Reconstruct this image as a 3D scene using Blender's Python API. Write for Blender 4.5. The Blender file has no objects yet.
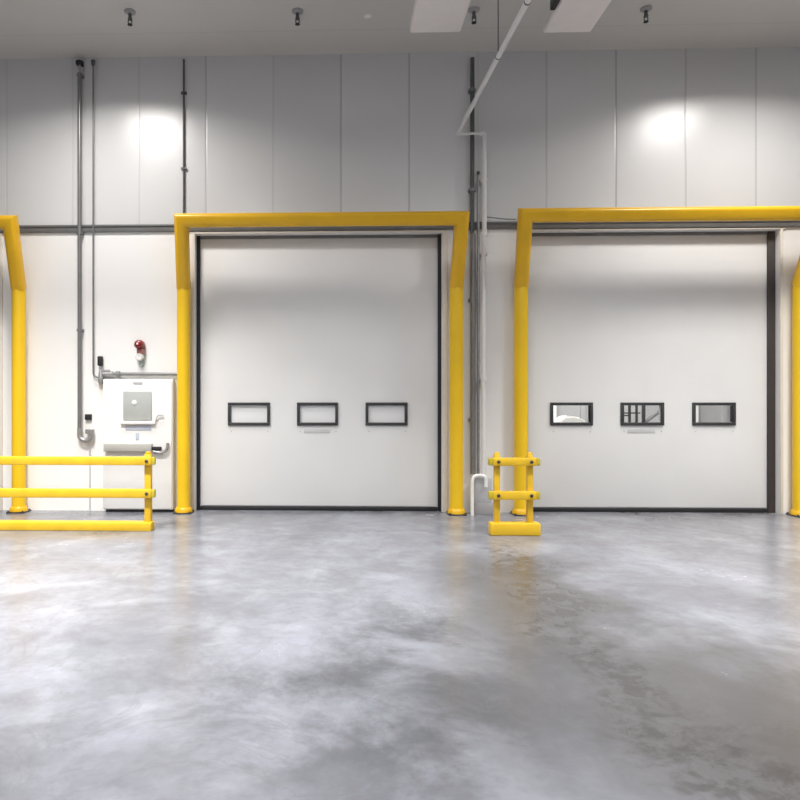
import bpy, bmesh, math, random
from mathutils import Vector, Matrix
C = bpy.context.scene.collection
random.seed(4)
# ------------------------------------------------------------------ camera model (metres)
F, PX, PY, TH, DIST, EYE = 660.0, 320.7, 400.0, math.atan(0.0293), 9.565, 1.62
CAM = Vector((0, -DIST, EYE))
FW = Vector((-math.sin(TH), math.cos(TH), 0)); RT = Vector((math.cos(TH), math.sin(TH), 0)); UP = Vector((0, 0, 1))
def ray(px, py): return FW + RT*((px-PX)/F) + UP*((PY-py)/F)
def at(px, py, Y=0.0):
    d = ray(px, py); return CAM + d*((Y-CAM.y)/d.y)
def atz(px, py, z=0.0):
    d = ray(px, py); return CAM + d*((z-CAM.z)/d.z)
def X(px, Y=0.0): return at(px, 400, Y).x
def Z(px, py, Y=0.0): return at(px, py, Y).z
CEIL = 6.63

# ------------------------------------------------------------------ materials
def new_mat(name):
    m = bpy.data.materials.new(name); m.use_nodes = True
    return m, m.node_tree, m.node_tree.nodes['Principled BSDF']
def mat(name, col, rough=0.5, metal=0.0, noise=0.06, scale=6.0, spec=0.5, bump=0.0):
    m, nt, b = new_mat(name)
    tc = nt.nodes.new('ShaderNodeTexCoord'); n = nt.nodes.new('ShaderNodeTexNoise')
    n.inputs['Scale'].default_value = scale; n.inputs['Detail'].default_value = 4
    nt.links.new(tc.outputs['Object'], n.inputs['Vector'])
    r = nt.nodes.new('ShaderNodeValToRGB')
    a = [max(0, c*(1-noise)) for c in col]; z = [min(1, c*(1+noise)) for c in col]
    r.color_ramp.elements[0].position = 0.3; r.color_ramp.elements[1].position = 0.7
    r.color_ramp.elements[0].color = (*a, 1); r.color_ramp.elements[1].color = (*z, 1)
    nt.links.new(n.outputs['Fac'], r.inputs['Fac']); nt.links.new(r.outputs['Color'], b.inputs['Base Color'])
    b.inputs['Roughness'].default_value = rough; b.inputs['Metallic'].default_value = metal
    b.inputs['Specular IOR Level'].default_value = spec
    if bump:
        bp = nt.nodes.new('ShaderNodeBump'); bp.inputs['Strength'].default_value = bump; bp.inputs['Distance'].default_value = 0.02
        nt.links.new(n.outputs['Fac'], bp.inputs['Height']); nt.links.new(bp.outputs['Normal'], b.inputs['Normal'])
    return m
M = {}
M['yellow'] = mat('safety_yellow_paint', (0.76, 0.43, 0.010), 0.34, noise=0.05, scale=3)
M['yellow_sleeve'] = mat('yellow_plastic_sleeve', (0.85, 0.53, 0.010), 0.40, noise=0.04, scale=2)
M['yellow_rail'] = mat('yellow_rail_paint', (0.76, 0.47, 0.02), 0.42, noise=0.08, scale=5)
M['olive'] = mat('olive_end_cap', (0.50, 0.40, 0.02), 0.5)
M['door'] = mat('white_door_skin', (0.80, 0.79, 0.775), 0.42, noise=0.02, scale=1.2)
M['black'] = mat('black_rubber', (0.012, 0.012, 0.014), 0.6)
M['seal_brown'] = mat('dark_brown_seal', (0.045, 0.036, 0.033), 0.55)
M['frame_dark'] = mat('charcoal_window_frame', (0.035, 0.035, 0.037), 0.45)
M['white'] = mat('white_enamel', (0.83, 0.82, 0.80), 0.35, noise=0.02)
M['white_pipe'] = mat('white_conduit_paint', (0.74, 0.73, 0.72), 0.4, noise=0.03)
M['steel'] = mat('band_steel_grey', (0.15, 0.148, 0.145), 0.45, noise=0.1)
M['pipe_grey'] = mat('grey_pipe', (0.22, 0.22, 0.22), 0.35, 0.4, noise=0.08)
M['pipe_dark'] = mat('dark_pipe', (0.10, 0.10, 0.10), 0.45, 0.3, noise=0.08)
M['zinc'] = mat('galvanised_zinc', (0.40, 0.40, 0.40), 0.35, 0.6, noise=0.12, scale=20)
M['grey_box'] = mat('light_grey_enclosure', (0.48, 0.48, 0.49), 0.5, noise=0.04)
M['grey_base'] = mat('mid_grey_plinth', (0.33, 0.32, 0.32), 0.6)
M['screen'] = mat('grey_green_screen', (0.43, 0.45, 0.43), 0.4, noise=0.03)
M['bluegrey'] = mat('blue_grey_print', (0.50, 0.53, 0.62), 0.5)
M['duct'] = mat('grey_duct', (0.42, 0.41, 0.38), 0.5, noise=0.06)
M['pale_grey'] = mat('pale_grey_label', (0.56, 0.56, 0.56), 0.5)
M['red'] = mat('red_beacon_lens', (0.22, 0.008, 0.01), 0.2, noise=0.15)
M['bright_dot'] = mat('beacon_glint', (0.9, 0.75, 0.7), 0.3)
M['panel_light'] = mat('light_fixture_white', (0.80, 0.76, 0.73), 0.5, noise=0.02)
M['jamb'] = mat('cream_jamb', (0.74, 0.70, 0.63), 0.5, noise=0.03)

def glass():
    m, nt, b = new_mat('window_glass')
    b.inputs['Base Color'].default_value = (0.96, 0.97, 0.97, 1)
    b.inputs['Roughness'].default_value = 0.03
    tr = nt.nodes.new('ShaderNodeBsdfTransparent'); tr.inputs['Color'].default_value = (0.93, 0.94, 0.94, 1)
    gl = nt.nodes.new('ShaderNodeBsdfGlossy'); gl.inputs['Roughness'].default_value = 0.04
    fr = nt.nodes.new('ShaderNodeFresnel'); fr.inputs['IOR'].default_value = 1.45
    mx = nt.nodes.new('ShaderNodeMixShader')
    nt.links.new(fr.outputs['Fac'], mx.inputs['Fac']); nt.links.new(tr.outputs[0], mx.inputs[1]); nt.links.new(gl.outputs[0], mx.inputs[2])
    nt.links.new(mx.outputs[0], nt.nodes['Material Output'].inputs['Surface'])
    return m
def frosted():
    m, nt, b = new_mat('frosted_pane')
    n = nt.nodes.new('ShaderNodeTexNoise'); n.inputs['Scale'].default_value = 2.0
    r = nt.nodes.new('ShaderNodeValToRGB')
    r.color_ramp.elements[0].color = (0.76, 0.76, 0.76, 1); r.color_ramp.elements[1].color = (0.88, 0.875, 0.87, 1)
    tc = nt.nodes.new('ShaderNodeTexCoord'); nt.links.new(tc.outputs['Object'], n.inputs['Vector'])
    nt.links.new(n.outputs['Fac'], r.inputs['Fac']); nt.links.new(r.outputs['Color'], b.inputs['Base Color'])
    b.inputs['Roughness'].default_value = 0.25
    return m
M['glass'] = glass(); M['frosted'] = frosted()

class G:                                                            # tiny node-graph helper
    def __init__(s, nt): s.nt = nt
    def put(s, sock, v):
        if isinstance(v, bpy.types.NodeSocket): s.nt.links.new(v, sock)
        else: sock.default_value = v
    def math(s, op, a, b=0.0, c=0.0, clamp=False):
        n = s.nt.nodes.new('ShaderNodeMath'); n.operation = op; n.use_clamp = clamp
        s.put(n.inputs[0], a); s.put(n.inputs[1], b); s.put(n.inputs[2], c); return n.outputs[0]
    def noise(s, vec, scale, detail=4, rough=0.5, dist=0.0):
        n = s.nt.nodes.new('ShaderNodeTexNoise'); n.inputs['Scale'].default_value = scale
        n.inputs['Detail'].default_value = detail; n.inputs['Roughness'].default_value = rough; n.inputs['Distortion'].default_value = dist
        s.put(n.inputs['Vector'], vec); return n.outputs['Fac']
    def smooth(s, v, lo, hi, a=0.0, b=1.0):
        n = s.nt.nodes.new('ShaderNodeMapRange'); n.interpolation_type = 'SMOOTHSTEP'
        s.put(n.inputs[0], v); n.inputs[1].default_value = lo; n.inputs[2].default_value = hi
        n.inputs[3].default_value = a; n.inputs[4].default_value = b; return n.outputs[0]
    def mix(s, f, a, b, mode='MIX'):
        n = s.nt.nodes.new('ShaderNodeMix'); n.data_type = 'RGBA'; n.blend_type = mode
        s.put(n.inputs[0], f); s.put(n.inputs[6], a); s.put(n.inputs[7], b); return n.outputs[2]
    def coords(s):
        t = s.nt.nodes.new('ShaderNodeTexCoord'); x = s.nt.nodes.new('ShaderNodeSeparateXYZ')
        s.nt.links.new(t.outputs['Object'], x.inputs[0]); return t.outputs['Object'], x.outputs[0], x.outputs[1], x.outputs[2]

SEAM0 = X(206); PITCH = (X(756)-X(206))/8
ZBAND = Z(100, 228.5)
def wall_material():
    m, nt, b = new_mat('insulated_wall_panels'); g = G(nt)
    vec, x, y, z = g.coords()
    u = g.math('DIVIDE', g.math('SUBTRACT', x, SEAM0), PITCH)
    idx = g.math('FLOOR', g.math('ADD', u, 0.5)); fr = g.math('ABSOLUTE', g.math('SUBTRACT', u, idx))
    seam = g.smooth(fr, 0.005, 0.020, 1.0, 0.0)
    wn = nt.nodes.new('ShaderNodeTexWhiteNoise'); wn.noise_dimensions = '1D'
    g.put(wn.inputs['W'], g.math('FLOOR', u))
    wn2 = nt.nodes.new('ShaderNodeTexWhiteNoise'); wn2.noise_dimensions = '1D'; g.put(wn2.inputs['W'], idx)
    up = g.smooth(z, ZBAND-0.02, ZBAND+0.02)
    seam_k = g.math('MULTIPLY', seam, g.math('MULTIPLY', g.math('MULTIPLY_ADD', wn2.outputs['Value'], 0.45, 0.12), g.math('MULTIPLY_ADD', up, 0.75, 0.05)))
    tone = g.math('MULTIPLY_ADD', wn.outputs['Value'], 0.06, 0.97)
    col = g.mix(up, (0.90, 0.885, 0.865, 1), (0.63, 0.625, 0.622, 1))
    vt = nt.nodes.new('ShaderNodeCombineColor')
    for i in range(3): g.put(vt.inputs[i], tone)
    col = g.mix(1.0, col, vt.outputs[0], 'MULTIPLY')
    col = g.mix(seam_k, col, (0.16, 0.158, 0.155, 1))
    nt.links.new(col, b.inputs['Base Color'])
    g.put(b.inputs['Roughness'], g.math('MULTIPLY_ADD', up, -0.125, 0.42))
    g.put(b.inputs['Specular IOR Level'], g.math('MULTIPLY_ADD', up, 0.5, 0.4))
    # gentle bowing of each skin plus joint groove
    nz = g.noise(vec, 0.9, 2)
    h = g.math('ADD', g.math('MULTIPLY', nz, 0.25), g.math('MULTIPLY', g.math('MULTIPLY', fr, fr), -0.5))
    h = g.math('SUBTRACT', h, g.math('MULTIPLY', g.math('MULTIPLY', seam, up), 0.15))
    bp = nt.nodes.new('ShaderNodeBump'); bp.inputs['Strength'].default_value = 0.25; bp.inputs['Distance'].default_value = 0.05
    g.put(bp.inputs['Height'], h); nt.links.new(bp.outputs['Normal'], b.inputs['Normal'])
    return m
def ceiling_material():
    m, nt, b = new_mat('ceiling_panels'); g = G(nt)
    vec, x, y, z = g.coords()
    n = g.noise(vec, 0.6, 3)
    col = g.mix(n, (0.54, 0.53, 0.505, 1), (0.60, 0.59, 0.56, 1))
    u = g.math('DIVIDE', g.math('ADD', y, 0.62), 1.0)
    fr = g.math('ABSOLUTE', g.math('SUBTRACT', u, g.math('FLOOR', g.math('ADD', u, 0.5))))
    col = g.mix(g.smooth(fr, 0.006, 0.02, 0.12, 0.0), col, (0.2, 0.2, 0.2, 1))
    nt.links.new(col, b.inputs['Base Color']); b.inputs['Roughness'].default_value = 0.5
    return m
def floor_material():
    m, nt, b = new_mat('polished_concrete'); g = G(nt)
    vec, x, y, z = g.coords()
    n1 = g.noise(vec, 0.45, 6, 0.62, 0.4); n2 = g.noise(vec, 1.1, 8, 0.66, 0.25); n3 = g.noise(vec, 7.0, 8, 0.7, 0.4); n4 = g.noise(vec, 60.0, 2)
    v = g.math('ADD', g.math('MULTIPLY', n1, 0.40), g.math('ADD', g.math('MULTIPLY', n2, 0.42), g.math('MULTIPLY', n3, 0.18)))
    r = nt.nodes.new('ShaderNodeValToRGB'); cr = r.color_ramp
    cr.elements[0].position = 0.36; cr.elements[0].color = (0.118, 0.120, 0.135, 1)
    cr.elements[1].position = 0.66; cr.elements[1].color = (0.27, 0.28, 0.325, 1)
    e = cr.elements.new(0.48); e.color = (0.175, 0.179, 0.203, 1)
    e = cr.elements.new(0.56); e.color = (0.225, 0.232, 0.266, 1)
    g.put(r.inputs['Fac'], v); col = r.outputs['Color']
    # worn darker traffic lane running from between the doors towards the right foreground
    A = atz(505, 545); B = atz(610, 690); D2 = atz(760, 790)
    def lane(P, Q, w):
        d = (Q-P); L = d.length; d = d/L
        s = g.math('ADD', g.math('MULTIPLY', g.math('SUBTRACT', x, P.x), d.x), g.math('MULTIPLY', g.math('SUBTRACT', y, P.y), d.y))
        t = g.math('ADD', g.math('MULTIPLY', g.math('SUBTRACT', x, P.x), -d.y), g.math('MULTIPLY', g.math('SUBTRACT', y, P.y), d.x))
        t = g.math('ADD', t, g.math('MULTIPLY', g.math('SUBTRACT', n2, 0.5), 1.6))
        a = g.smooth(g.math('ABSOLUTE', t), w*0.25, w, 1.0, 0.0)
        c = g.math('MULTIPLY', g.smooth(s, -0.6, 0.5), g.smooth(s, L-0.2, L+1.0, 1.0, 0.0))
        return g.math('MULTIPLY', a, c)
    pale = g.smooth(g.noise(vec, 1.7, 9, 0.6, 0.3), 0.46, 0.78)
    col = g.mix(g.math('MULTIPLY', pale, 0.45), col, (0.38, 0.393, 0.435, 1))
    def K(a, f): return g.math('MULTIPLY', a, f)
    def mx(a, b): return g.math('MAXIMUM', a, b)
    blot = g.smooth(n2, 0.38, 0.60, 1.0, 0.25); fine = g.smooth(n3, 0.40, 0.58, 1.0, 0.0)
    broad = mx(K(lane(atz(580, 660), atz(900, 760), 1.6), 1.0), K(lane(atz(500, 560), atz(640, 700), 1.0), 0.9))
    mid = mx(K(lane(atz(280, 745), atz(520, 640), 1.2), 0.95), K(lane(atz(400, 800), atz(480, 700), 1.0), 0.95))
    col = g.mix(K(broad, 0.85), col, g.mix(n1, (0.05, 0.046, 0.044, 1), (0.095, 0.089, 0.085, 1)))
    col = g.mix(K(K(mid, blot), 0.8), col, (0.065, 0.066, 0.072, 1))
    edge = mx(lane(A, B, 0.35), lane(B, D2, 0.35))
    col = g.mix(K(K(edge, fine), 0.65), col, (0.045, 0.042, 0.042, 1))
    # thin dark veins and pale worn swirls
    ve = g.math('ABSOLUTE', g.math('SUBTRACT', g.noise(vec, 1.1, 7, 0.65, 1.2), 0.5))
    col = g.mix(g.math('MULTIPLY', g.smooth(ve, 0.0, 0.022, 1.0, 0.0), 0.22), col, (0.12, 0.12, 0.125, 1))
    warm = g.smooth(x, 1.5, 5.5)
    col = g.mix(g.math('MULTIPLY', warm, 0.55), col, g.mix(1.0, col, (1.05, 0.98, 0.89, 1), 'MULTIPLY'))
    nt.links.new(col, b.inputs['Base Color'])
    g.put(b.inputs['Roughness'], g.math('MULTIPLY_ADD', n2, 0.20, 0.14))
    b.inputs['Specular IOR Level'].default_value = 0.38
    bp = nt.nodes.new('ShaderNodeBump'); bp.inputs['Strength'].default_value = 0.015; bp.inputs['Distance'].default_value = 0.02
    g.put(bp.inputs['Height'], n3); nt.links.new(bp.outputs['Normal'], b.inputs['Normal'])
    return m
M['wall'] = wall_material(); M['ceiling'] = ceiling_material(); M['floor'] = floor_material()

# ------------------------------------------------------------------ mesh helpers
def add_box(bm, lo, hi, bev=0.0, seg=2, mi=0):
    lo, hi = Vector(lo), Vector(hi)
    c = (lo+hi)/2; s = hi-lo
    r = bmesh.ops.create_cube(bm, size=1.0, matrix=Matrix.Translation(c) @ Matrix.Diagonal((abs(s.x), abs(s.y), abs(s.z), 1)))
    fs = list({f for v in r['verts'] for f in v.link_faces})
    for f in fs: f.material_index = mi
    if bev > 0:
        es = list({e for v in r['verts'] for e in v.link_edges})
        bmesh.ops.bevel(bm, geom=es, offset=bev, segments=seg, profile=0.5, affect='EDGES')
def round_profile(r, n=16): return [(r*math.cos(2*math.pi*i/n), r*math.sin(2*math.pi*i/n)) for i in range(n)]
def square_profile(w, h, c, seg=4):
    out = []
    for cx, cy, a0 in ((w/2-c, h/2-c, 0), (-w/2+c, h/2-c, 90), (-w/2+c, -h/2+c, 180), (w/2-c, -h/2+c, 270)):
        for k in range(seg+1):
            a = math.radians(a0+90*k/seg); out.append((cx+c*math.cos(a), cy+c*math.sin(a)))
    return out
def sweep(bm, pts, prof, up=None):
    """mitred sweep of a closed profile along a polyline"""
    pts = [Vector(p) for p in pts]; n = len(pts)
    dirs = [(pts[i+1]-pts[i]).normalized() for i in range(n-1)]
    u = Vector(up) if up else (Vector((0, -1, 0)) if abs(dirs[0].y) < 0.9 else Vector((1, 0, 0)))
    u = (u - dirs[0]*u.dot(dirs[0])).normalized(); rings = []
    w = dirs[0].cross(u)
    ring = [pts[0] + u*a + w*b for a, b in prof]; rings.append(ring)
    for i in range(1, n):
        d = dirs[i-1]
        nrm = d if i == n-1 else (dirs[i-1]+dirs[i]).normalized()
        ring = [p + d*((pts[i]-p).dot(nrm)/d.dot(nrm)) for p in ring]; rings.append(ring)
    vs = [[bm.verts.new(p) for p in r] for r in rings]; m = len(prof)
    for i in range(n-1):
        for k in range(m): bm.faces.new((vs[i][k], vs[i][(k+1) % m], vs[i+1][(k+1) % m], vs[i+1][k]))
    bm.faces.new(vs[0][::-1]); bm.faces.new(vs[-1])
def fillet(pts, r, n=6):
    pts = [Vector(p) for p in pts]; out = [pts[0]]
    for i in range(1, len(pts)-1):
        a = (pts[i-1]-pts[i]); b = (pts[i+1]-pts[i]); rr = min(r, a.length*0.49, b.length*0.49)
        a = pts[i]+a.normalized()*rr; b = pts[i]+b.normalized()*rr
        for k in range(n+1):
            t = k/n; out.append(a*(1-t)**2 + pts[i]*2*t*(1-t) + b*t*t)
    out.append(pts[-1]); return out
def add_tube(bm, pts, r, n=16, bend=0.0): sweep(bm, fillet(pts, bend) if bend else pts, round_profile(r, n))
def add_lathe(bm, c, prof, axis='Z', n=20):
    """prof = [(radius, offset along the axis)]"""
    c = Vector(c); rings = []
    for r, h in prof:
        ring = []
        for k in range(n):
            a = 2*math.pi*k/n; p = (r*math.cos(a), r*math.sin(a))
            o = {'Z': (p[0], p[1], h), 'Y': (p[0], h, p[1]), 'X': (h, p[0], p[1])}[axis]
            ring.append(bm.verts.new(c+Vector(o)))
        rings.append(ring)
    for i in range(len(rings)-1):
        for k in range(n): bm.faces.new((rings[i][k], rings[i][(k+1) % n], rings[i+1][(k+1) % n], rings[i+1][k]))
    bm.faces.new(rings[0][::-1]); bm.faces.new(rings[-1])
def obj(name, bm, m, parent=None, world=True):
    bmesh.ops.recalc_face_normals(bm, faces=bm.faces)
    me = bpy.data.meshes.new(name)
    if parent is not None and world:                                # geometry is written in world metres
        root = parent; off = Vector((0, 0, 0))
        while root is not None: off += root.location; root = root.parent
        bmesh.ops.translate(bm, verts=bm.verts, vec=-off)
    bm.to_mesh(me); bm.free()
    for p in me.polygons: p.use_smooth = True
    me.set_sharp_from_angle(angle=math.radians(35))
    for q in (m if isinstance(m, list) else [m]): me.materials.append(q)
    o = bpy.data.objects.new(name, me); C.objects.link(o)
    if parent is not None: o.parent = parent
    return o
def thing(name, label, cat, loc, group=None):
    o = bpy.data.objects.new(name, None); C.objects.link(o); o.location = loc; o.empty_display_size = 0.1
    o['label'] = label; o['category'] = cat
    if group: o['group'] = group
    return o
def tag(o, label, cat, group=None):
    o['label'] = label; o['category'] = cat
    if group: o['group'] = group
    return o
def struct(o, label, cat): o['kind'] = 'structure'; return tag(o, label, cat)
def tree(o): return [o] + [d for c in o.children for d in tree(c)]
def copy_tree(o, parent=None):
    c = o.copy(); C.objects.link(c); c.parent = parent
    for ch in list(o.children): copy_tree(ch, c)
    return c
BM = bmesh.new

# ------------------------------------------------------------------ room shell
XL, XR, YF, TK = -13.0, 13.0, -24.0, 0.22
DY = 0.12                                                           # door skin lies behind the wall face
D1 = (X(197, DY), X(441, DY), Z(318, 235.5, DY)); D2 = (X(524, DY), X(774, DY), Z(650, 232.5, DY))
wid = D1[1]-D1[0]
D3 = (X(2, DY)-wid, X(2, DY), D1[2])
bm = BM(); add_box(bm, (XL-0.2, YF-0.2, -0.15), (XR+0.2, 14.0, 0.0)); struct(obj('floor', bm, M['floor']), 'mottled grey polished concrete floor', 'floor')
bm = BM(); add_box(bm, (XL-0.2, YF-0.2, CEIL), (XR+0.2, 14.0, CEIL+0.2)); struct(obj('ceiling', bm, M['ceiling']), 'flat grey ceiling above the dock doors', 'ceiling')
bm = BM()
xs = [XL]
for d in (D3, D1, D2): xs += [d[0], d[1]]
xs.append(XR)
for i in range(len(xs)-1):
    if i % 2 == 0: add_box(bm, (xs[i], 0, 0), (xs[i+1], TK, CEIL))
    else:
        d = (D3, D1, D2)[i//2]; add_box(bm, (xs[i], 0, d[2]), (xs[i+1], TK, CEIL))
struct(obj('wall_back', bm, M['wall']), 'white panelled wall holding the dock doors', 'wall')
plain = mat('plain_white_wall', (0.62, 0.62, 0.61), 0.5, noise=0.03, scale=0.5)
for nm, lo, hi in (('wall_left', (XL-0.2, YF, 0), (XL, TK, CEIL)), ('wall_right', (XR, YF, 0), (XR+0.2, TK, CEIL)), ('wall_front', (XL, YF-0.2, 0), (XR, YF, CEIL))):
    bm = BM(); add_box(bm, lo, hi); struct(obj(nm, bm, plain), 'plain pale wall of the warehouse, ' + nm.split('_')[1] + ' side', 'wall')
# horizontal dark steel band, interrupted by nothing (the guards stand in front of it)
bm = BM()
add_box(bm, (XL, -0.035, Z(100, 232.5)), (XR, 0.0, Z(100, 225.5)), 0.006)
add_box(bm, (XL, -0.05, Z(100, 227.5)), (XR, -0.03, Z(100, 225.5)), 0.004)
struct(obj('trim_1', bm, M['steel']), 'long dark grey steel band across the wall', 'trim')
# pale door casings
for k, d in enumerate((D1, D2, D3)):
    bm = BM()
    add_box(bm, (d[0]-0.075, -0.022, 0), (d[0], 0.0, d[2]+0.0), 0.005)
    add_box(bm, (d[1], -0.022, 0), (d[1]+(0.04 if k == 1 else 0.075), 0.0, d[2]), 0.005)
    add_box(bm, (d[0]-0.075, -0.022, d[2]), (d[1]+0.075, 0.0, min(d[2]+0.06, Z(100, 233))), 0.005)
    struct(obj('trim_%d' % (k+2), bm, M['jamb']), 'cream casing around the ' + ('middle', 'right', 'left')[k] + ' dock door', 'trim')

# ------------------------------------------------------------------ dock doors (setting)
def dock_door(n, d, wins, seal_l, seal_r, sealm, pane, label):
    x0, x1, zt = d
    bm = BM(); add_box(bm, (x0+0.01, DY, 0.07), (x1-0.01, DY+0.05, zt-0.02), 0.004)
    root = obj('door_%d' % n, bm, M['door']); struct(root, label, 'door')
    y0 = DY-0.035
    bm = BM(); add_box(bm, (x0, y0, 0.0), (x0+seal_l, DY, zt), 0.006); o = obj('side_seal', bm, M['black'], root)
    bm = BM(); add_box(bm, (x1-seal_r, y0, 0.0), (x1, DY, zt), 0.006); obj('side_seal', bm, sealm, root)
    bm = BM(); add_box(bm, (x0+seal_l, y0+0.01, zt-0.045), (x1-seal_r, DY, zt), 0.006); obj('top_seal', bm, M['steel'], root)
    bm = BM(); add_box(bm, (x0+seal_l, y0+0.005, 0.0), (x1-seal_r, DY+0.04, 0.06), 0.012); obj('bottom_seal', bm, M['black'], root)
    cuts = BM()
    for (a, b, zb, zc, lab) in wins:
        w = 0.042; fy = DY-0.03
        cuts_lo, cuts_hi = (a+w, DY-0.2, zb+w), (b-w, DY+0.3, zc-w)
        add_box(cuts, cuts_lo, cuts_hi)
        bm = BM()
        for lo, hi in (((a, fy, zb), (b, DY+0.06, zb+w)), ((a, fy, zc-w), (b, DY+0.06, zc)), ((a, fy, zb+w), (a+w, DY+0.06, zc-w)), ((b-w, fy, zb+w), (b, DY+0.06, zc-w))):
            add_box(bm, lo, hi, 0.006)
        f = obj('vision_window', bm, M['frame_dark'], root)
        bm = BM(); add_box(bm, (a+w-0.01, DY+0.012, zb+w-0.01), (b-w+0.01, DY+0.018, zc-w+0.01)); obj('pane', bm, pane, f)
        bm = BM()
        for sx in (a+0.05, b-0.03): add_lathe(bm, (sx, DY-0.004, zb-0.09), [(0.007, 0.008), (0.007, -0.002), (0.004, -0.005)], 'Y', 10)
        obj('screw', bm, M['zinc'], f)
        if lab:
            bm = BM(); add_box(bm, (a+0.1, DY-0.006, zb-0.11), (b-0.12, DY+0.002, zb-0.055), 0.002); obj('label_plate', bm, M['pale_grey'], root)
    # cut the window openings through the door skin
    me = bpy.data.meshes.new('cutter'); cuts.to_mesh(me); cuts.free()
    co = bpy.data.objects.new('cutter', me); C.objects.link(co)
    md = root.modifiers.new('openings', 'BOOLEAN'); md.object = co; md.solver = 'EXACT'; md.operation = 'DIFFERENCE'
    dg = bpy.context.evaluated_depsgraph_get(); ev = root.evaluated_get(dg)
    nm = bpy.data.meshes.new_from_object(ev); root.modifiers.clear(); root.data = nm
    bpy.data.objects.remove(co)
    return root
def wins(rects, labs):
    out = []
    for (a, b), l in zip(rects, labs):
        out.append((X(a, DY), X(b, DY), Z((a+b)/2, 425.4, DY), Z((a+b)/2, 402.5, DY), l))
    return out
dock_door(1, D1, wins(((228, 270), (297, 338), (365.5, 407.5)), (0, 1, 0)), 0.05, 0.05, M['black'], M['frosted'], 'wide white sectional dock door with three pale frosted windows, in the middle')
dock_door(2, D2, wins(((550, 592.5), (620.5, 663.5), (692, 735)), (0, 1, 0)), 0.05, 0.105, M['seal_brown'], M['glass'], 'wide white sectional dock door with three clear windows, on the right')
w3 = wins(((228, 270), (297, 338), (365.5, 407.5)), (0, 0, 0)); dx = D3[0]-D1[0]
dock_door(3, D3, [(a+dx, b+dx, c, e, l) for a, b, c, e, l in w3], 0.05, 0.05, M['black'], M['frosted'], 'white dock door just entering the picture at the left edge')

# ------------------------------------------------------------------ the bay beyond the right door's clear windows
bay = mat('bay_wall', (0.40, 0.40, 0.405), 0.6, noise=0.1, scale=0.8)
YB = 6.0
bm = BM(); add_box(bm, (XL, YB, 0), (XR, YB+0.2, CEIL))
for k in range(40): add_box(bm, (XL+0.4+k*0.65, YB-0.05, 0), (XL+0.5+k*0.65, YB, CEIL))
for a, b in ((693.5, 698.5), (552, 556.5)): add_box(bm, (X(a, YB-0.12), YB-0.12, 0), (X(b, YB-0.12), YB-0.05, CEIL), 0, 2, 1)
struct(obj('wall_outer', bm, [bay, M['white']]), 'ribbed pale wall of the bay beyond the right dock door', 'wall')
# low rounded white bundle behind the left pane
p0 = at(558, 412, 3.0); p1 = at(588, 424, 3.0)
t = thing('wrapped_bundle', 'low rounded white bundle seen through the left window of the right dock door', 'bundle', ((p0.x+p1.x)/2, 3.1, 0))
bm = BM(); cx, hw = (p0.x+p1.x)/2, (p1.x-p0.x)/2
zt = Z(570, 415.8, 3.0)
prof = [(-hw, 0.16), (-hw, zt-0.22), (-hw*0.9, zt-0.08), (-hw*0.55, zt), (hw*0.2, zt-0.01), (hw*0.55, zt-0.06), (hw*0.85, zt-0.09), (hw, zt-0.2), (hw, 0.16)]
va = [bm.verts.new((cx+a, 2.95, b)) for a, b in prof]; vb = [bm.verts.new((cx+a, 3.3, b)) for a, b in prof]
bm.faces.new(va); bm.faces.new(vb[::-1])
for i in range(len(prof)): bm.faces.new((va[i], va[(i+1) % len(prof)], vb[(i+1) % len(prof)], vb[i]))
bmesh.ops.bevel(bm, geom=list(bm.edges), offset=0.03, segments=2, affect='EDGES')
obj('wrap', bm, M['white'], t)
bm = BM()
for s in (-1, 0, 1): add_box(bm, (cx+s*hw*0.8-0.05, 2.95, 0), (cx+s*hw*0.8+0.05, 3.3, 0.11))
add_box(bm, (cx-hw, 2.95, 0.11), (cx+hw, 3.3, 0.16)); obj('pallet', bm, mat('pallet_wood', (0.4, 0.3, 0.19), 0.7), t)
# dark steel rack behind the middle pane
yr = 2.2
t = thing('steel_rack', 'dark steel rack seen through the middle window of the right dock door', 'rack', (X(643, yr), yr, 0))
for px, w in ((622, 0.04), (629.5, 0.03), (636.5, 0.025), (643.5, 0.045), (668, 0.04)):
    bm = BM(); x = X(px, yr); add_box(bm, (x-w/2, yr-0.03, 0), (x+w/2, yr+0.03, 2.3), 0.004); obj('upright', bm, M['frame_dark'], t)
for py, a, b in ((413, 622, 640), (415.5, 622, 629.5), (470, 622, 668), (375, 622, 668)):
    bm = BM(); z = Z(640, py, yr); add_box(bm, (X(a, yr), yr-0.02, z-0.012), (X(b, yr), yr+0.02, z+0.012), 0.003); obj('beam', bm, M['frame_dark'], t)
bm = BM(); add_tube(bm, [at(644, 423, yr), at(668, 405, yr)], 0.03, 8); obj('brace', bm, M['pipe_grey'], t)

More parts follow.
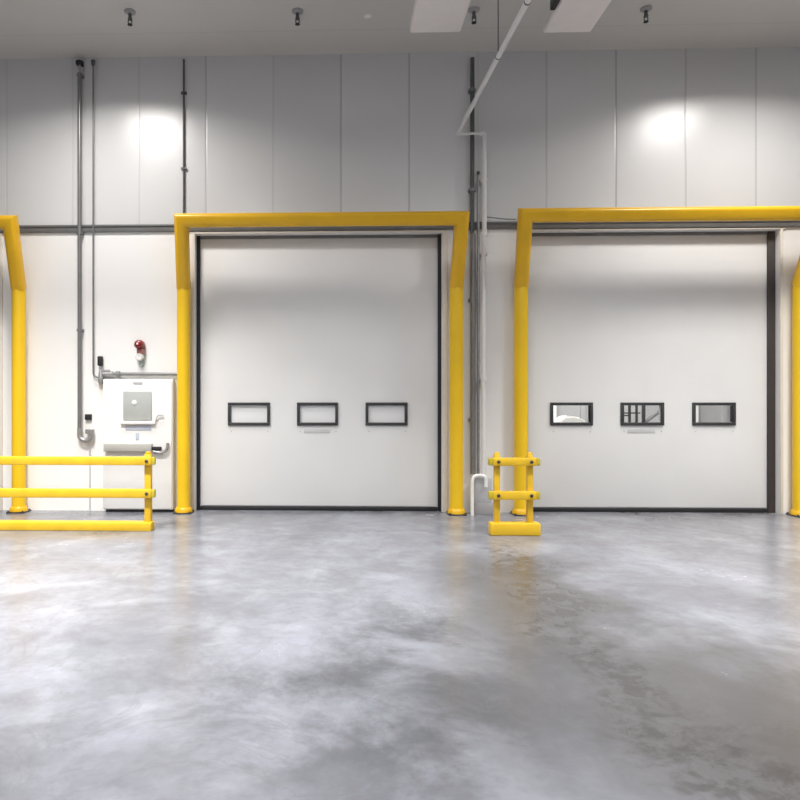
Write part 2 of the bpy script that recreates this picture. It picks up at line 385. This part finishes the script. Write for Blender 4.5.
# ------------------------------------------------------------------ yellow door guards
PYY, BYY, RP = -0.15, -0.47, 0.095
def guard(pl, pr, label, il, ir, topy=219.3):
    xl, xr = pl, pr
    t = thing('door_guard', label, 'door guard', ((xl+xr)/2, PYY, 0), 'yellow pipe guards around the dock doors')
    zs = Z(184, 288.5, PYY); zt = Z(320, topy, BYY)
    for x in (xl, xr):
        bm = BM(); add_tube(bm, [(x, PYY, 0.02), (x, PYY, zs)], RP, 24); p = obj('post', bm, M['yellow_sleeve'], t)
        bm = BM(); add_lathe(bm, (x, PYY, 0), [(0.125, 0.012), (0.125, 0.055), (0.105, 0.085)], 'Z', 24); obj('collar', bm, M['yellow'], p)
        bm = BM(); add_box(bm, (x-0.125, PYY-0.125, 0), (x+0.125, PYY+0.125, 0.018), 0.003)
        for a in (-0.105, 0.105):
            for b in (-0.105, 0.105): add_lathe(bm, (x+a, PYY+b, 0.018), [(0.012, 0), (0.012, 0.012), (0.008, 0.016)], 'Z', 8)
        obj('base_plate', bm, M['frame_dark'], p)
    bm = BM()
    sweep(bm, [(xl, PYY, zs), (xl+il, BYY, zt), (xr+ir, BYY, zt), (xr, PYY, zs)], square_profile(0.188, 0.188, 0.06))
    obj('top_bend', bm, M['yellow'], t)
    return t
guard(X(183.7, PYY), X(456.3, PYY), 'yellow pipe guard framing the middle dock door with frosted windows', 0.045, 0.02)
guard(X(521, PYY), X(800.5, PYY), 'yellow pipe guard framing the right dock door with clear windows', -0.03, 0.05, 217)
gx = X(18.8, PYY); guard(gx-(X(456.3, PYY)-X(183.7, PYY)), gx, 'yellow pipe guard cut off by the left edge of the picture', 0.045, 0.04, 219.8)

# ------------------------------------------------------------------ yellow guard rails on the floor
def bolts(parent, pts, y):
    for x, z in pts:
        bm = BM(); add_lathe(bm, (x, y, z), [(0.022, 0.005), (0.022, -0.008), (0.014, -0.014)], 'Y', 6); obj('bolt', bm, M['frame_dark'], parent)
Yr = atz(80, 531).y
x1 = X(151, Yr); x0 = X(-150, Yr)
t = thing('guard_rail', 'long yellow two-rail guard rail in front of the white cabinet at left', 'guard rail', (x1-0.04, Yr, 0), 'yellow guard rails')
bm = BM(); add_box(bm, (x0, Yr, 0), (x1, Yr+0.16, Z(80, 522.5, Yr)), 0.008); obj('kerb', bm, M['yellow_rail'], t)
for px in (147, -55, -140):
    x = X(px, Yr+0.05); bm = BM(); add_box(bm, (x-0.04, Yr+0.07, 0.10), (x+0.04, Yr+0.15, Z(80, 454.5, Yr)), 0.006); p = obj('post', bm, M['yellow_rail'], t)
    bm = BM(); add_box(bm, (x-0.03, Yr+0.08, Z(80, 454.5, Yr)), (x+0.03, Yr+0.14, Z(80, 452, Yr)), 0.008); obj('cap', bm, M['yellow'], p)
xe = X(154.5, Yr)
for a, b in ((465.2, 456.8), (498, 489)):
    za, zb = Z(80, a, Yr), Z(80, b, Yr)
    bm = BM(); add_box(bm, (x0, Yr, za), (xe-0.045, Yr+0.07, zb), 0.012); r = obj('rail', bm, M['yellow_rail'], t)
    bm = BM(); add_box(bm, (xe-0.045, Yr+0.004, za+0.006), (xe, Yr+0.066, zb-0.006), 0.008); obj('end_cap', bm, M['olive'], r)
    bolts(r, [(X(146.5, Yr), (za+zb)/2)], Yr-0.003)
# small one between the doors
Yr = atz(515, 536).y
xa, xb = X(491, Yr), X(541, Yr)
t = thing('guard_rail', 'short yellow two-rail guard rail standing between the two dock doors', 'guard rail', ((xa+xb)/2, Yr, 0), 'yellow guard rails')
zk = Z(515, 523.5, Yr)
bm = BM(); add_box(bm, (xa, Yr, 0), (xb, Yr+0.155, zk), 0.014); obj('kerb', bm, M['yellow_rail'], t)
for px in (497.7, 530.8):
    x = X(px, Yr+0.05); bm = BM(); add_box(bm, (x-0.033, Yr+0.06, zk-0.02), (x+0.033, Yr+0.14, Z(515, 455.5, Yr)), 0.008); p = obj('post', bm, M['yellow_rail'], t)
    bm = BM(); add_lathe(bm, (x, Yr+0.1, Z(515, 455.5, Yr)), [(0.033, -0.005), (0.033, 0.012), (0.018, 0.035)], 'Z', 14); obj('cap', bm, M['yellow'], p)
for a, b in ((466, 458), (500, 491.5)):
    za, zb = Z(515, a, Yr), Z(515, b, Yr)
    c = 0.045; L, R_ = X(489.5, Yr), X(540.5, Yr)
    bm = BM(); add_box(bm, (L+c, Yr-0.005, za), (R_-c, Yr+0.06, zb), 0.01); r = obj('rail', bm, M['yellow_rail'], t)
    for q0, q1 in ((L, L+c), (R_-c, R_)):
        bm = BM(); add_box(bm, (q0, Yr+0.0, za+0.004), (q1, Yr+0.1, zb-0.004), 0.01); obj('end_cap', bm, M['olive'], r)
    bolts(r, [(X(498.5, Yr), (za+zb)/2), (X(531.5, Yr), (za+zb)/2)], Yr-0.007)

# ------------------------------------------------------------------ control cabinet on the left
cf, cb = -0.15, -0.002
cx0, cx1, cz1 = X(102.5, cf), X(172.5, cf), Z(140, 379, cf)
t = thing('control_cabinet', 'tall white control cabinet with grey display, against the wall behind the long rail', 'cabinet', ((cx0+cx1)/2, (cf+cb)/2, 0))
bm = BM(); add_box(bm, (cx0, cf+0.02, 0.04), (cx1, cb, cz1), 0.008); obj('case', bm, M['white'], t)
bm = BM(); add_box(bm, (cx0+0.04, cf+0.03, 0), (cx1-0.01, cb-0.02, 0.04)); obj('plinth', bm, M['black'], t)
bm = BM(); add_box(bm, (cx0+0.012, cf, 0.055), (cx1-0.012, cf+0.02, cz1-0.014), 0.006); d = obj('cabinet_door', bm, M['white'], t)
def plate(nm, a, b, c, e, m, par, th=0.012, bev=0.004, y=cf):
    q = Z(140, e, y); p = Z(140, c, y)
    bm = BM(); add_box(bm, (X(a, y), y-th, q), (X(b, y), y+0.002, p), bev); return obj(nm, bm, m, par)
s = plate('display', 123.5, 152, 391.5, 420, M['screen'], d, 0.02)
bm = BM(); c = at(134.8, 402.5, cf); add_lathe(bm, (c.x, cf-0.02, c.z), [(0.036, 0.004), (0.036, -0.008), (0.028, -0.012)], 'Y', 16); obj('reflection_spot', bm, M['white'], s)  # white disc standing in for a reflection on the display
plate('display_ledge', 121, 156, 421, 424, M['white'], d, 0.05)
plate('information_label', 125.5, 151.5, 425, 430.5, M['bluegrey'], d, 0.004, 0.001)
plate('status_label', 135.8, 139.3, 433, 440, M['bluegrey'], d, 0.006, 0.001)
plate('rating_plate', 133, 142.5, 381.5, 384, M['pale_grey'], d, 0.008, 0.002)
bm = BM(); c = at(160, 415, cf)
add_tube(bm, [(c.x-0.05, cf, c.z-0.07), (c.x-0.05, cf-0.035, c.z-0.07), (c.x-0.02, cf-0.04, c.z), (c.x+0.06, cf-0.04, c.z)], 0.012, 10, 0.02); obj('handle', bm, M['pale_grey'], d)
# grey cable duct across the cabinet front with black plug and hook
y = cf-0.001
t = thing('cable_duct', 'grey horizontal duct with black plug and hooked end across the white cabinet', 'duct', (X(130, y), y, Z(130, 451, y)))
bm = BM(); add_box(bm, (X(105.5, y), y-0.09, Z(130, 451, y)), (X(153, y), y, Z(130, 443.5, y)), 0.01); obj('trunking', bm, M['duct'], t)
bm = BM(); add_box(bm, (X(152, y), y-0.07, Z(130, 450, y)), (X(162, y), y-0.01, Z(130, 446.5, y)), 0.01); obj('plug', bm, M['black'], t)
bm = BM(); add_tube(bm, [at(153, 451, y-0.045), at(160, 453.2, y-0.045), at(167, 450.5, y-0.045), at(167.7, 443, y-0.045)], 0.022, 12, 0.06); obj('hook', bm, M['zinc'], t)

# red alarm beacon above the cabinet
y = -0.10; c = at(139.7, 344.5, y)
t = thing('alarm_beacon', 'red alarm beacon on a white and grey bracket above the white cabinet', 'beacon', (c.x, 0, c.z))
bm = BM(); add_lathe(bm, (c.x-0.01, y, c.z), [(0.0665, 0.09), (0.072, 0.03), (0.066, -0.03), (0.045, -0.065), (0.015, -0.078)], 'Y', 20); l = obj('lens', bm, M['red'], t)
bm = BM(); add_lathe(bm, (c.x-0.012, y-0.076, c.z+0.005), [(0.016, 0.0), (0.014, -0.008), (0.005, -0.011)], 'Y', 12); obj('lens_glint', bm, M['bright_dot'], l)  # pale dot painting a glint on the lens
bm = BM(); add_box(bm, (c.x-0.045, -0.11, c.z-0.14), (c.x+0.06, 0, c.z-0.055), 0.02); obj('neck', bm, mat('dull_red_neck', (0.33, 0.13, 0.11), 0.5), t)
bm = BM(); add_lathe(bm, (c.x-0.01, -0.06, c.z-0.175), [(0.06, 0.06), (0.06, -0.03), (0.045, -0.05)], 'Y', 18); obj('mounting_boss', bm, M['white'], t)
bm = BM(); va = [bm.verts.new((c.x+a, yy, c.z+b)) for yy in (-0.05, 0.0) for a, b in ((-0.03, -0.20), (0.055, -0.15), (0.045, -0.24), (0.02, -0.31), (-0.015, -0.31))]
bm.faces.new(va[:5]); bm.faces.new(va[5:][::-1])
for i in range(5): bm.faces.new((va[i], va[(i+1) % 5], va[5+(i+1) % 5], va[5+i]))
obj('bracket', bm, mat('grey_green_bracket', (0.36, 0.42, 0.40), 0.5), t)

# ------------------------------------------------------------------ pipes and conduits on the wall
def clamp(parent, x, y, z, r, m):
    bm = BM(); add_box(bm, (x-r*1.5, y-r*0.2, z-0.02), (x+r*1.5, -0.001, z+0.02), 0.004)
    add_lathe(bm, (x, y, z), [(r*1.25, -0.02), (r*1.25, 0.02)], 'Z', 16); obj('clamp', bm, m, parent)
y = -0.075; a = at(79.6, 73, y)
t = thing('wall_pipe', 'thick grey pipe with hooked lower end, left of the white cabinet', 'pipe', (a.x, y, at(79, 438, y).z))
bm = BM(); zb = Z(80, 428, y)
add_tube(bm, [(a.x, y, a.z), (a.x, y, zb)], 0.029, 16); obj('riser', bm, M['pipe_grey'], t)
bm = BM(); add_tube(bm, [(a.x, y, zb), at(79.6, 438, y), at(85, 441, y), at(91.5, 438, y), at(91.5, 430, y)], 0.036, 14, 0.12); obj('elbow', bm, M['zinc'], t)
bm = BM(); e = at(89.5, 431.5, y); add_box(bm, (e.x-0.055, y-0.03, e.z-0.035), (e.x+0.045, 0, e.z+0.035), 0.008); obj('junction', bm, M['zinc'], t)
bm = BM(); e = at(79.6, 63, y); add_lathe(bm, (e.x, y, e.z), [(0.045, -0.035), (0.055, -0.015), (0.055, 0.02), (0.03, 0.035)], 'Z', 16)
add_box(bm, (e.x-0.03, y, e.z-0.02), (e.x+0.03, 0, e.z+0.02)); obj('top_cap', bm, M['black'], t)
bm = BM(); add_tube(bm, [(e.x, y, e.z), (e.x, y, a.z)], 0.018, 10); obj('stem', bm, M['zinc'], t)
for py in (75, 233, 330): clamp(t, a.x, y, Z(80, py, y), 0.028, M['pipe_grey'])
# square black switch
y = 0.0; e = at(89, 417, y)
bm = BM(); add_box(bm, (e.x-0.046, -0.05, e.z-0.042), (e.x+0.046, 0, e.z+0.042), 0.008)
t = tag(obj('wall_switch', bm, M['black']), 'small square black switch on the wall beside the hooked grey pipe', 'switch')
# thin riser with valve
y = -0.05; a = at(93.2, 66, y); b = at(93.2, 376, y); v = at(100.8, 378.5, y)
t = thing('valve_pipe', 'thin grey pipe running down to a black-handled valve and along above the cabinet', 'pipe', (v.x, y, v.z))
bm = BM(); add_tube(bm, [a, b, v], 0.0125, 12, 0.06); obj('riser', bm, M['pipe_grey'], t)
bm = BM(); e = at(93.2, 62.5, y); add_lathe(bm, (e.x, y, e.z), [(0.02, -0.05), (0.03, -0.01), (0.03, 0.03), (0.015, 0.04)], 'Z', 14); obj('top_cap', bm, M['pipe_dark'], t)
bm = BM(); add_lathe(bm, v, [(0.02, -0.09), (0.04, -0.06), (0.045, 0.0), (0.035, 0.05), (0.02, 0.13)], 'Z', 16)
add_tube(bm, [at(100.8, 375, y), at(103.5, 370.5, y), at(110, 370.5, y)], 0.014, 10, 0.04)
w = at(109, 374, y); add_lathe(bm, w, [(0.02, -0.1), (0.038, -0.08), (0.038, 0.06), (0.022, 0.08)], 'X', 14); vv = obj('valve_body', bm, M['zinc'], t)
bm = BM(); h = at(100.3, 361, y); add_box(bm, (h.x-0.035, y-0.03, h.z-0.07), (h.x+0.035, y+0.03, h.z+0.07), 0.012); obj('handle', bm, M['black'], vv)
bm = BM(); add_tube(bm, [at(104, 374, y), at(177, 374, y)], 0.024, 14)
w = at(118, 374, y); add_lathe(bm, w, [(0.025, -0.035), (0.042, -0.03), (0.042, 0.03), (0.025, 0.035)], 'X', 14); obj('branch', bm, M['pipe_grey'], t)
# dark narrow conduit above the guard corner
y = -0.03; a = at(183.8, 59.5, y)
bm = BM(); add_tube(bm, [(a.x, y, a.z), (a.x, y, Z(184, 224, y))], 0.014, 10)
add_box(bm, (a.x-0.04, y-0.01, a.z-0.5), (a.x+0.04, 0, a.z-0.47)); add_box(bm, (a.x-0.04, y-0.01, a.z-1.6), (a.x+0.04, 0, a.z-1.57))
tag(obj('wall_conduit', bm, M['pipe_dark']), 'thin dark conduit running from ceiling down to the middle door guard corner', 'conduit')
# thin lines of cable by the cabinet foot
y = -0.012; bm = BM(); add_tube(bm, [at(89.8, 448, y), at(89.8, 514, y)], 0.010, 8)
tag(obj('wall_cable', bm, M['pale_grey']), 'thin pale cable running to the floor left of the white cabinet', 'cable')

# centre group between the doors
y = -0.075; a = at(472.3, 58, y); b = at(473, 474, y)
t = thing('drain_pipe', 'dark grey pipe running from ceiling nearly to floor between the two doors', 'pipe', (a.x, y, b.z))
bm = BM(); add_tube(bm, [(a.x, y, a.z), (a.x, y, Z(474, 234, y))], 0.030, 14); obj('upper_length', bm, M['pipe_dark'], t)
bm = BM(); add_tube(bm, [(a.x+0.01, y, Z(474, 234, y)), (a.x+0.01, y, b.z)], 0.038, 14); obj('lower_length', bm, M['pipe_grey'], t)
for py in (90, 190, 300, 420): clamp(t, a.x, y, Z(474, py, y), 0.034, M['pipe_grey'])
y = -0.05; a = at(478.3, 173, y)
t = thing('wall_conduit', 'slim light grey conduit between dark pipe and white conduit', 'conduit', (a.x, y, at(478, 474, y).z))
bm = BM(); add_tube(bm, [(a.x, y, a.z), (a.x, y, Z(478, 474, y))], 0.020, 12); obj('pipe_length', bm, M['zinc'], t)
bm = BM(); add_lathe(bm, (a.x, y, a.z), [(0.024, -0.03), (0.024, 0.015), (0.012, 0.025)], 'Z', 12); obj('top_cap', bm, M['pipe_dark'], t)
# white conduit: down the wall and out over the floor under the ceiling
y = -0.135; zc = Z(470, 133.5, y); xa = X(457.5, y); xb = X(484.3, y)
t = thing('white_conduit', 'white conduit crossing overhead and turning down the wall between the doors', 'conduit', (xb, y, Z(483, 476, y)))
rr = 0.032; ro = 0.028
def run_x(yy): return xa - 0.036*(yy-y)
bm = BM(); add_tube(bm, [(run_x(-7.0), -7.0, zc), (xa, y, zc)], ro, 16); obj('overhead_run', bm, M['white_pipe'], t)
bm = BM(); add_tube(bm, [(xa-0.02, y, zc), (xb-0.04, y, zc)], 0.019, 12); obj('cross_run', bm, M['white_pipe'], t)
bm = BM(); add_tube(bm, [(xb-0.06, y, zc), (xb, y, zc), (xb, y, Z(483, 234, y))], rr, 16, 0.07); obj('drop', bm, M['white_pipe'], t)
bm = BM(); add_tube(bm, [(xb-0.01, y, Z(483, 234, y)), (xb-0.01, y, Z(483, 476, y))], rr*0.92, 16); obj('lower_drop', bm, M['white_pipe'], t)
bm = BM(); add_lathe(bm, (xb, y, Z(483, 233, y)), [(rr*1.2, -0.05), (rr*1.2, 0.05)], 'Z', 16); obj('coupling', bm, M['white_pipe'], t)
for py in (180, 254, 380): clamp(t, xb, y, Z(483, py, y), rr, M['white_pipe'])
for px, py in ((494.5, 57), (521.0, 2)):
    u = atz(px, py, zc); xh = run_x(u.y); bm = BM(); add_tube(bm, [(xh, u.y, zc-0.03), (xh, u.y, CEIL)], 0.006, 8)
    add_lathe(bm, (xh, u.y, zc), [(ro*1.12, -0.008), (ro*1.12, 0.008)], 'Y', 16); obj('hanger_rod', bm, M['pipe_dark'], t)
# grey box with bent white tube at the floor
y = -0.16
bx0, bx1 = X(473.5, y), X(492, y)
t = thing('floor_box', 'grey box standing on the floor against the wall below the pipes', 'box', ((bx0+bx1)/2, -0.1, 0))
bm = BM(); add_box(bm, (bx0+0.015, y, Z(482, 503, y)), (bx1, -0.01, Z(482, 478, y)), 0.008); obj('enclosure', bm, M['grey_box'], t)
bm = BM(); add_box(bm, (bx0+0.015, y-0.012, 0), (bx1+0.02, -0.01, Z(482, 503, y)), 0.006); obj('plinth', bm, M['grey_base'], t)
y = -0.21
bm = BM(); add_tube(bm, [(X(472.3, y), y, 0), at(472.3, 475.5, y), at(486, 475.5, y), at(486, 487, y)], 0.026, 12, 0.09)
tag(obj('bent_tube', bm, M['white']), 'white tube bent over the grey floor box between the doors', 'tube')
# sagging cable from conduit to right guard
y = -0.07; p = at(487, 217, y); q = at(516, 219.5, -0.28)
bm = BM(); add_tube(bm, [p, p.lerp(q, 0.3)+Vector((0, 0, -0.004)), p.lerp(q, 0.6)+Vector((0, 0, -0.006)), q], 0.008, 8)
tag(obj('thin_cable', bm, M['pipe_grey']), 'thin cable stretched from white conduit to the right door guard corner', 'cable')

# ------------------------------------------------------------------ ceiling things
def sprinkler(px, py, label):
    c = atz(px, py, CEIL)+Vector((0, 0, 0.004))
    t = thing('fire_sprinkler', label, 'sprinkler', (c.x, c.y, CEIL), 'fire sprinklers hanging from the ceiling')
    bm = BM(); add_lathe(bm, c, [(0.075, 0.0), (0.072, -0.018), (0.03, -0.035)], 'Z', 20); obj('escutcheon', bm, M['grey_base'], t)
    bm = BM(); add_lathe(bm, c, [(0.022, -0.03), (0.022, -0.09), (0.03, -0.095), (0.03, -0.11), (0.014, -0.12)], 'Z', 12); obj('stem', bm, M['pipe_dark'], t)
    bm = BM()
    for s in (-1, 1): add_tube(bm, [c+Vector((s*0.018, 0, -0.11)), c+Vector((s*0.026, 0, -0.14)), c+Vector((s*0.008, 0, -0.17))], 0.006, 8)
    add_lathe(bm, c, [(0.01, -0.165), (0.032, -0.172), (0.032, -0.178), (0.006, -0.182)], 'Z', 12); obj('deflector', bm, M['black'], t)
sprinkler(130, 11.5, 'small sprinkler on the ceiling, leftmost, above the grey wall pipes')
sprinkler(297.5, 11, 'small sprinkler on the ceiling above the middle dock door')
sprinkler(474, 9.5, 'small sprinkler on the ceiling beside the left ceiling light')
sprinkler(646, 8.5, 'small sprinkler on the ceiling, rightmost, beyond the right ceiling light')
c = atz(367.5, 15.5, CEIL); bm = BM(); add_lathe(bm, c, [(0.05, 0.0), (0.048, -0.012), (0.03, -0.02)], 'Z', 20)
tag(obj('ceiling_plug', bm, M['panel_light']), 'tiny pale round detector on the ceiling left of the ceiling lights', 'disc')  # pale ceiling plug drawn as a small disc
ZL = 5.80
def ceiling_light(pl, pr, label, dark):
    a, b = atz(pl, 33, ZL), atz(pr, 33, ZL); y1 = (a.y+b.y)/2; y0 = y1-1.9
    t = thing('ceiling_light', label, 'ceiling light', ((a.x+b.x)/2, (y0+y1)/2, ZL), 'white suspended ceiling lights')
    bm = BM(); add_box(bm, (a.x, y0, ZL+0.01), (b.x, y1, ZL+0.09), 0.012); obj('housing', bm, M['panel_light'], t)
    bm = BM(); add_box(bm, (a.x+0.012, y0+0.012, ZL), (b.x-0.012, y1-0.012, ZL+0.012), 0.004); obj('diffuser', bm, M['panel_light'], t)
    for sx in (a.x+0.12, b.x-0.12):
        for yy in (y0+0.2, y1-0.2):
            bm = BM(); add_tube(bm, [(sx, yy, ZL+0.08), (sx, yy, CEIL)], 0.005, 6); obj('suspension_rod', bm, M['pipe_dark'], t)
    if dark:
        e = atz(551, 4, ZL); bm = BM(); add_box(bm, (a.x-0.06, e.y-0.25, ZL+0.0), (a.x-0.003, e.y+0.12, ZL+0.10), 0.008); obj('driver_box', bm, M['black'], t)
ceiling_light(410, 460.5, 'white suspended ceiling light left of the overhead white conduit', False)
ceiling_light(543, 590.5, 'white suspended ceiling light right of the overhead white conduit', True)

# ------------------------------------------------------------------ lights
def area(name, loc, sx, sy, watts, col=(1, 0.97, 0.93), rot=(0, 0, 0), spread=180):
    l = bpy.data.lights.new(name, 'AREA'); l.shape = 'RECTANGLE'; l.size = sx; l.size_y = sy; l.energy = watts; l.color = col
    l.spread = math.radians(spread)
    o = bpy.data.objects.new(name, l); C.objects.link(o); o.location = loc; o.rotation_euler = rot
    return o
for x in (-3.2, 5.6):
    area('key_and_fill_lamp', (x, -1.8, 6.45), 0.8, 0.5, 98, (1, 0.97, 0.93), spread=150)
    area('highlight_lamp', (x, -2.15, 6.30), 0.4, 0.25, 11.5)  # extra weak lamp, added only for the highlights on the upper wall
for x, e in ((-7.5, 70), (-3.4, 430), (1.2, 90), (5.6, 290), (9.5, 70)):
    area('key_and_fill_lamp', (x, -4.4, 6.5), 1.2, 0.5, e, (1, 0.985, 0.96), spread=105)  # unseen fill row, added to brighten the lower wall
for x in (-7.5, -2.5, 2.5, 7.5):
    for y in (-9.0, -16.0):
        area('key_and_fill_lamp', (x, y, 6.5), 1.2, 0.5, 125, (0.95, 0.97, 1.0))  # fill rows added overhead and behind the camera to lift the whole wall
for x in (-4, 2, 6): area('bay_fill', (x, 3.0, 6.4), 1.5, 1.5, 430)  # unseen lamps added to brighten the bay behind the clear panes
w = bpy.data.worlds.new('world'); bpy.context.scene.world = w; w.use_nodes = True
w.node_tree.nodes['Background'].inputs[0].default_value = (0.9, 0.95, 1, 1); w.node_tree.nodes['Background'].inputs[1].default_value = 0.3

# ------------------------------------------------------------------ camera
cd = bpy.data.cameras.new('camera'); cam = bpy.data.objects.new('camera', cd); C.objects.link(cam)
cam.location = CAM; cam.rotation_euler = (math.radians(90), 0, TH)
cd.sensor_width = 36; cd.lens = 36*F/800; cd.shift_x = (400-PX)/800; cd.shift_y = (PY-400)/800
cd.clip_start = 0.05; cd.clip_end = 200
bpy.context.scene.camera = cam
vs = bpy.context.scene.view_settings
vs.view_transform = 'Standard'; vs.look = 'None'; vs.exposure = 0.1; vs.gamma = 1.0
bpy.context.scene.cycles.sample_clamp_indirect = 3.0
